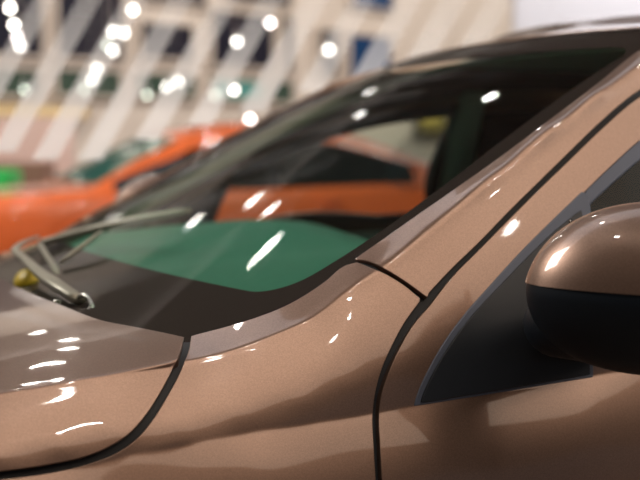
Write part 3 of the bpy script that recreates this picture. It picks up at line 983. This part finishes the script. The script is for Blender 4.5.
# striped glass screen between the two cars
SP = O + IN * 2.15; 
def on_screen(px, py): return hit(px, py, SP, IN)
scr = empty('glass_screen', tuple(np.array([on_screen(230, 60)[0], on_screen(230, 60)[1], 0])), 'clear glass screen with slanting frosted white stripes behind the brown car', 'screen')
m = bpy.data.materials.new('frosted_stripe'); m.use_nodes = True; nt = m.node_tree; nt.nodes.clear()
out = nt.nodes.new('ShaderNodeOutputMaterial'); tr = nt.nodes.new('ShaderNodeBsdfTransparent')
df = nt.nodes.new('ShaderNodeBsdfDiffuse'); df.inputs[0].default_value = (1, .98, .96, 1)
tl = nt.nodes.new('ShaderNodeBsdfTranslucent'); tl.inputs[0].default_value = (1, .98, .96, 1)
ad = nt.nodes.new('ShaderNodeMixShader'); ad.inputs[0].default_value = .5
nt.links.new(df.outputs[0], ad.inputs[1]); nt.links.new(tl.outputs[0], ad.inputs[2])
geo = nt.nodes.new('ShaderNodeNewGeometry'); sep = nt.nodes.new('ShaderNodeSeparateXYZ'); mr_ = nt.nodes.new('ShaderNodeMapRange')
nt.links.new(geo.outputs['Position'], sep.inputs[0]); nt.links.new(sep.outputs['Z'], mr_.inputs[0])
mr_.inputs[1].default_value = 1.25; mr_.inputs[2].default_value = 1.68; mr_.inputs[3].default_value = .58; mr_.inputs[4].default_value = .17
mx = nt.nodes.new('ShaderNodeMixShader')
nt.links.new(mr_.outputs[0], mx.inputs[0]); nt.links.new(tr.outputs[0], mx.inputs[1]); nt.links.new(ad.outputs[0], mx.inputs[2]); nt.links.new(mx.outputs[0], out.inputs[0])
STR = m
# bands: x at y=0 (left edge, right edge), lower end y
bands = [(32, 55, 108), (77, 101, 152), (122, 147, 160), (168, 192, 160), (213, 238, 140), (258, 282, 125), (302, 328, 112), (349, 374, 92), (396, 421, 80), (440, 466, 66), (486, 511, 50)]
for x0, x1, yb in bands:
    sl = -.565
    top = -120
    q = [(x0 + sl * top, top), (x1 + sl * top, top), (x1 + sl * yb, yb), (x0 + sl * yb, yb)]
    P3 = [on_screen(*p) for p in q]
    bm = bmesh.new()
    fr = [bm.verts.new(tuple(p - IN * .002)) for p in P3]; bk = [bm.verts.new(tuple(p + IN * .002)) for p in P3]
    bm.faces.new(fr)
    bmesh.ops.recalc_face_normals(bm, faces=bm.faces[:])
    for v in bk: bm.verts.remove(v)
    from_bm('frosted_stripe', bm, STR, scr, smooth=False)
CLEAR = glass('clear_glass', (.98, .99, .98), mul=.5)
finish_parent(scr)

# hanging lamps in the hall (bulb + shade ring + cord)
def emat(name, col, s):
    m = bpy.data.materials.new(name); m.use_nodes = True; nt = m.node_tree; nt.nodes.clear()
    o = nt.nodes.new('ShaderNodeOutputMaterial'); e = nt.nodes.new('ShaderNodeEmission'); e.inputs[0].default_value = (*col, 1); e.inputs[1].default_value = s
    nt.links.new(e.outputs[0], o.inputs[0]); return m
BULB = emat('bulb', (1, .95, .86), 16); BULBP = emat('pink_bulb', (1, .86, .82), 15); BULBD = emat('dim_bulb', (.85, .95, .8), 6)
SOCK = simple('lamp_socket', (.7, .68, .65), .5)
protos = {}
def lamp(px, py, d, mat, rad=.022):
    key = mat.name
    p = at(px, py, d)
    if key not in protos:
        root = empty('pendant_lamp', tuple(p))
        sb = bmesh.new(); bmesh.ops.create_uvsphere(sb, u_segments=16, v_segments=10, radius=rad)
        b = from_bm('bulb', sb, mat, root)
        c = from_bm('socket', lathe_bm([(0, .09), (.012, .09), (.015, .05), (.028, .03), (.028, .02)], (0, 0, 0), ZUP, 14), SOCK, root)
        protos[key] = (root, [b, c])
    else:
        r0, ch = protos[key]
        root = r0.copy(); COL.objects.link(root); root.location = tuple(p)
        for x in ch:
            y = x.copy(); COL.objects.link(y); y.parent = root
    hgt = CEIL - p[2] - .09
    from_bm('cord', tube_bm([(0, 0, .09), (0, 0, .09 + hgt)], .003, 6), SOCK, root)
    return root
lamps = [(10, 8, 9.5, BULB), (14, 25, 10, BULB), (17, 37, 10.4, BULBP), (20, 46, 10.8, BULB), (133, 10, 10, BULB), (113, 32, 10.2, BULB), (124, 33, 10.6, BULB),
         (107, 45, 10.9, BULBD), (113, 51, 11.2, BULB), (97, 69, 11.6, BULB), (92, 80, 12, BULB), (84, 90, 12.4, BULBD), (25, 90, 12.5, BULBD),
         (167, 87, 12.3, BULB), (178, 82, 12, BULB), (147, 95, 12.6, BULBD), (237, 42, 10.4, BULB), (270, 23, 10, BULBP), (234, 90, 11.8, BULBP), (215, 95, 12.2, BULBD),
         (329, 50, 10.2, BULB), (107, 156, 11.5, BULBP), (250, 119, 11, BULBP), (448, 156, 11, BULBP)]  # the low bulb at the orange windscreen is an added highlight
LL = ['round glowing pendant lamp, topmost of the four at the far left edge', 'round glowing pendant lamp, second from the top at the far left edge',
      'pinkish round pendant lamp, third from the top at the far left edge', 'round glowing pendant lamp, lowest of the four at the far left edge',
      'single bright pendant lamp above the cluster between the two leftmost window columns', 'bright pendant lamp touching another, left one of the pair under the single lamp',
      'bright pendant lamp touching another, right one of the pair under the single lamp', 'dim greenish pendant lamp half behind a bright one in the middle cluster',
      'bright pendant lamp at the bottom of the middle cluster, beside a dim one', 'bright pendant lamp at the foot of a dark pane, upper of a slanting pair',
      'bright pendant lamp under the slanting pair over the green-grey pane', 'dim greenish pendant lamp below the slanting pair over the pale wall',
      'dim greenish pendant lamp over the green-grey pane at the far left', 'bright pendant lamp, left of the touching pair over the third lower pane',
      'bright pendant lamp, right of the touching pair over the third lower pane', 'dim pendant lamp left of the touching pair, low on the pale wall',
      'bright lone pendant lamp in the middle of a large dark pane', 'pinkish pendant lamp at the upper right corner of a large dark pane',
      'pinkish pendant lamp in front of the teal pane', 'dim greenish pendant lamp just left of the pinkish one at the teal pane',
      'bright lone pendant lamp beside the blue pane, rightmost on the wall', 'pinkish bulb added as a highlight on the windscreen of the orange car',
      'pinkish lamp hanging just above the roof of the orange car', 'pinkish lamp seen through the brown car at the rear of the orange car']
for k, (x, y, d, m) in enumerate(lamps):
    tag(lamp(x, y, d, m), LL[k], 'lamp', 'pendant lamps hanging in the hall')

# low furniture at the far left
gs_ = at(8, 178, 11.2)
tag(from_bm('display_stand', box_bm((gs_[0] - .3, gs_[1], .53), (.75, .5, 1.06), bev=.05), simple('green_stand', (.02, .65, .12), .4)), 'bright green display stand on the floor at the left beyond the orange bonnet', 'stand')
gs_ = at(22, 160, 12.5)
tag(from_bm('counter', box_bm((gs_[0] - .5, gs_[1], .56), (1.6, .5, 1.12), bev=.04), simple('brown_counter', (.30, .16, .11), .6)), 'long brown reception counter behind the green stand', 'counter')
gs_ = at(20, 135, 13.2)
tag(from_bm('banner', box_bm((gs_[0] - .4, gs_[1], .85), (2.0, .06, 1.5), bev=.01), simple('pink_banner', (.95, .70, .62), .7)), 'wide pale pink banner under the yellow fascia band', 'banner')

# picture parts
from_bm('frame', box_bm(WN * .06, (.9, .06, .62), axes=[WD, WN, ZUP], bev=.02), simple('picture_frame', (.12, .10, .06), .5), pic)
from_bm('canvas', box_bm(WN * .10, (.7, .02, .42), axes=[WD, WN, ZUP]), simple('yellow_canvas', (.55, .42, .08), .7), pic)

# ------------------------------------------------------------------ lights
def area(name, loc, target, size, power, col, sizey=None):
    d = bpy.data.lights.new(name, 'AREA'); d.energy = power; d.color = col; d.size = size
    if sizey: d.shape = 'RECTANGLE'; d.size_y = sizey
    o = bpy.data.objects.new(name, d); COL.objects.link(o); o.location = loc
    o.rotation_euler = (Vector(target) - Vector(loc)).to_track_quat('-Z', 'Y').to_euler()
    return o
area('unseen_cool_panel', (-2, 5.3, 6.0), (-2, 5.3, 0), 12, 80, (.92, .93, 1.0), 2.4)  # unseen overhead panel, placed for cool reflections on the upper paint
area('unseen_warm_panel', (4.6, -1.3, 6.0), (4.6, -1.3, 0), 9.5, 315, (1, .79, .62), 6.8)  # unseen panel, set for warm reflections along the body side
area('orange_car_fill', (-5.5, 5.6, 5.9), (-.8, 8.8, .8), 3, 560, (1, .93, .85))  # added fill that brightens the orange car, no fixture there
area('stripe_fill', (5.2, 2.4, 3.2), (-.3, 3.6, 1.6), .8, 34, (1, .97, .95)).data.spread = math.radians(40)  # added fill to lift the frosted stripes, out of view at the right
area('wall_fill', (WP + WN * 4.5 + WD * 3 + ZUP * 5.9).tolist(), (WP + WD * 3 + ZUP * 2.0).tolist(), 26, 900, (1, .92, .84), 1.0)  # added strip of light to brighten the cream wall
area('side_wall_fill', (5.5, 12.2, 5.9), (5.5, 15, 3.0), 6, 330, (.97, .96, 1.0), 1.0)  # added light so the lavender wall does not stay dark

w = bpy.data.worlds.new('world'); sc.world = w; w.use_nodes = True
w.node_tree.nodes['Background'].inputs[0].default_value = (.45, .5, .6, 1)
w.node_tree.nodes['Background'].inputs[1].default_value = .14

# downlights in the ceiling
DL_POS = []
DISC = emat('downlight_disc', (1, .97, .9), 130)
DL_POS = [(-3.38, 13.44), (-2.87, 10.29), (.91, -.05), (2.1, -1.78), (4.65, -.44), (5.67, -1.32), (-2.27, 2.13), (-1.41, 4.82), (-4.49, 16.0), (-3.04, 11.9),
          (-1.09, 16.23), (-1.6, 13.86), (-.3, 9.29), (2.23, 2.41), (1.2, -4.6), (-3.2, -3.2)]
dl0 = None
for x, y in DL_POS:
    if dl0 is None:
        r_ = empty('downlight', (x, y, CEIL - .2))
        k1 = from_bm('lamp_disc', lathe_bm([(0, -.002), (.085, -.002), (.085, .004), (0, .004)], (0, 0, 0), ZUP, 28), DISC, r_)
        k2 = from_bm('lamp_can', lathe_bm([(.09, -.02), (.10, -.02), (.105, .0), (.105, .2), (.09, .2), (.09, -.02)], (0, 0, 0), ZUP, 28), SOCK, r_)
        dl0 = (r_, [k1, k2])
    else:
        r_ = dl0[0].copy(); COL.objects.link(r_); r_.location = (x, y, CEIL - .2)
        for c_ in dl0[1]:
            d_ = c_.copy(); COL.objects.link(d_); d_.parent = r_
    tag(r_, 'round white ceiling downlight high above the parked cars', 'downlight', 'ceiling downlights above the cars')

sc.view_settings.view_transform = 'Standard'
sc.view_settings.look = 'None'
sc.view_settings.gamma = 1
sc.view_settings.use_curve_mapping = False
sc.view_settings.exposure = 0.0
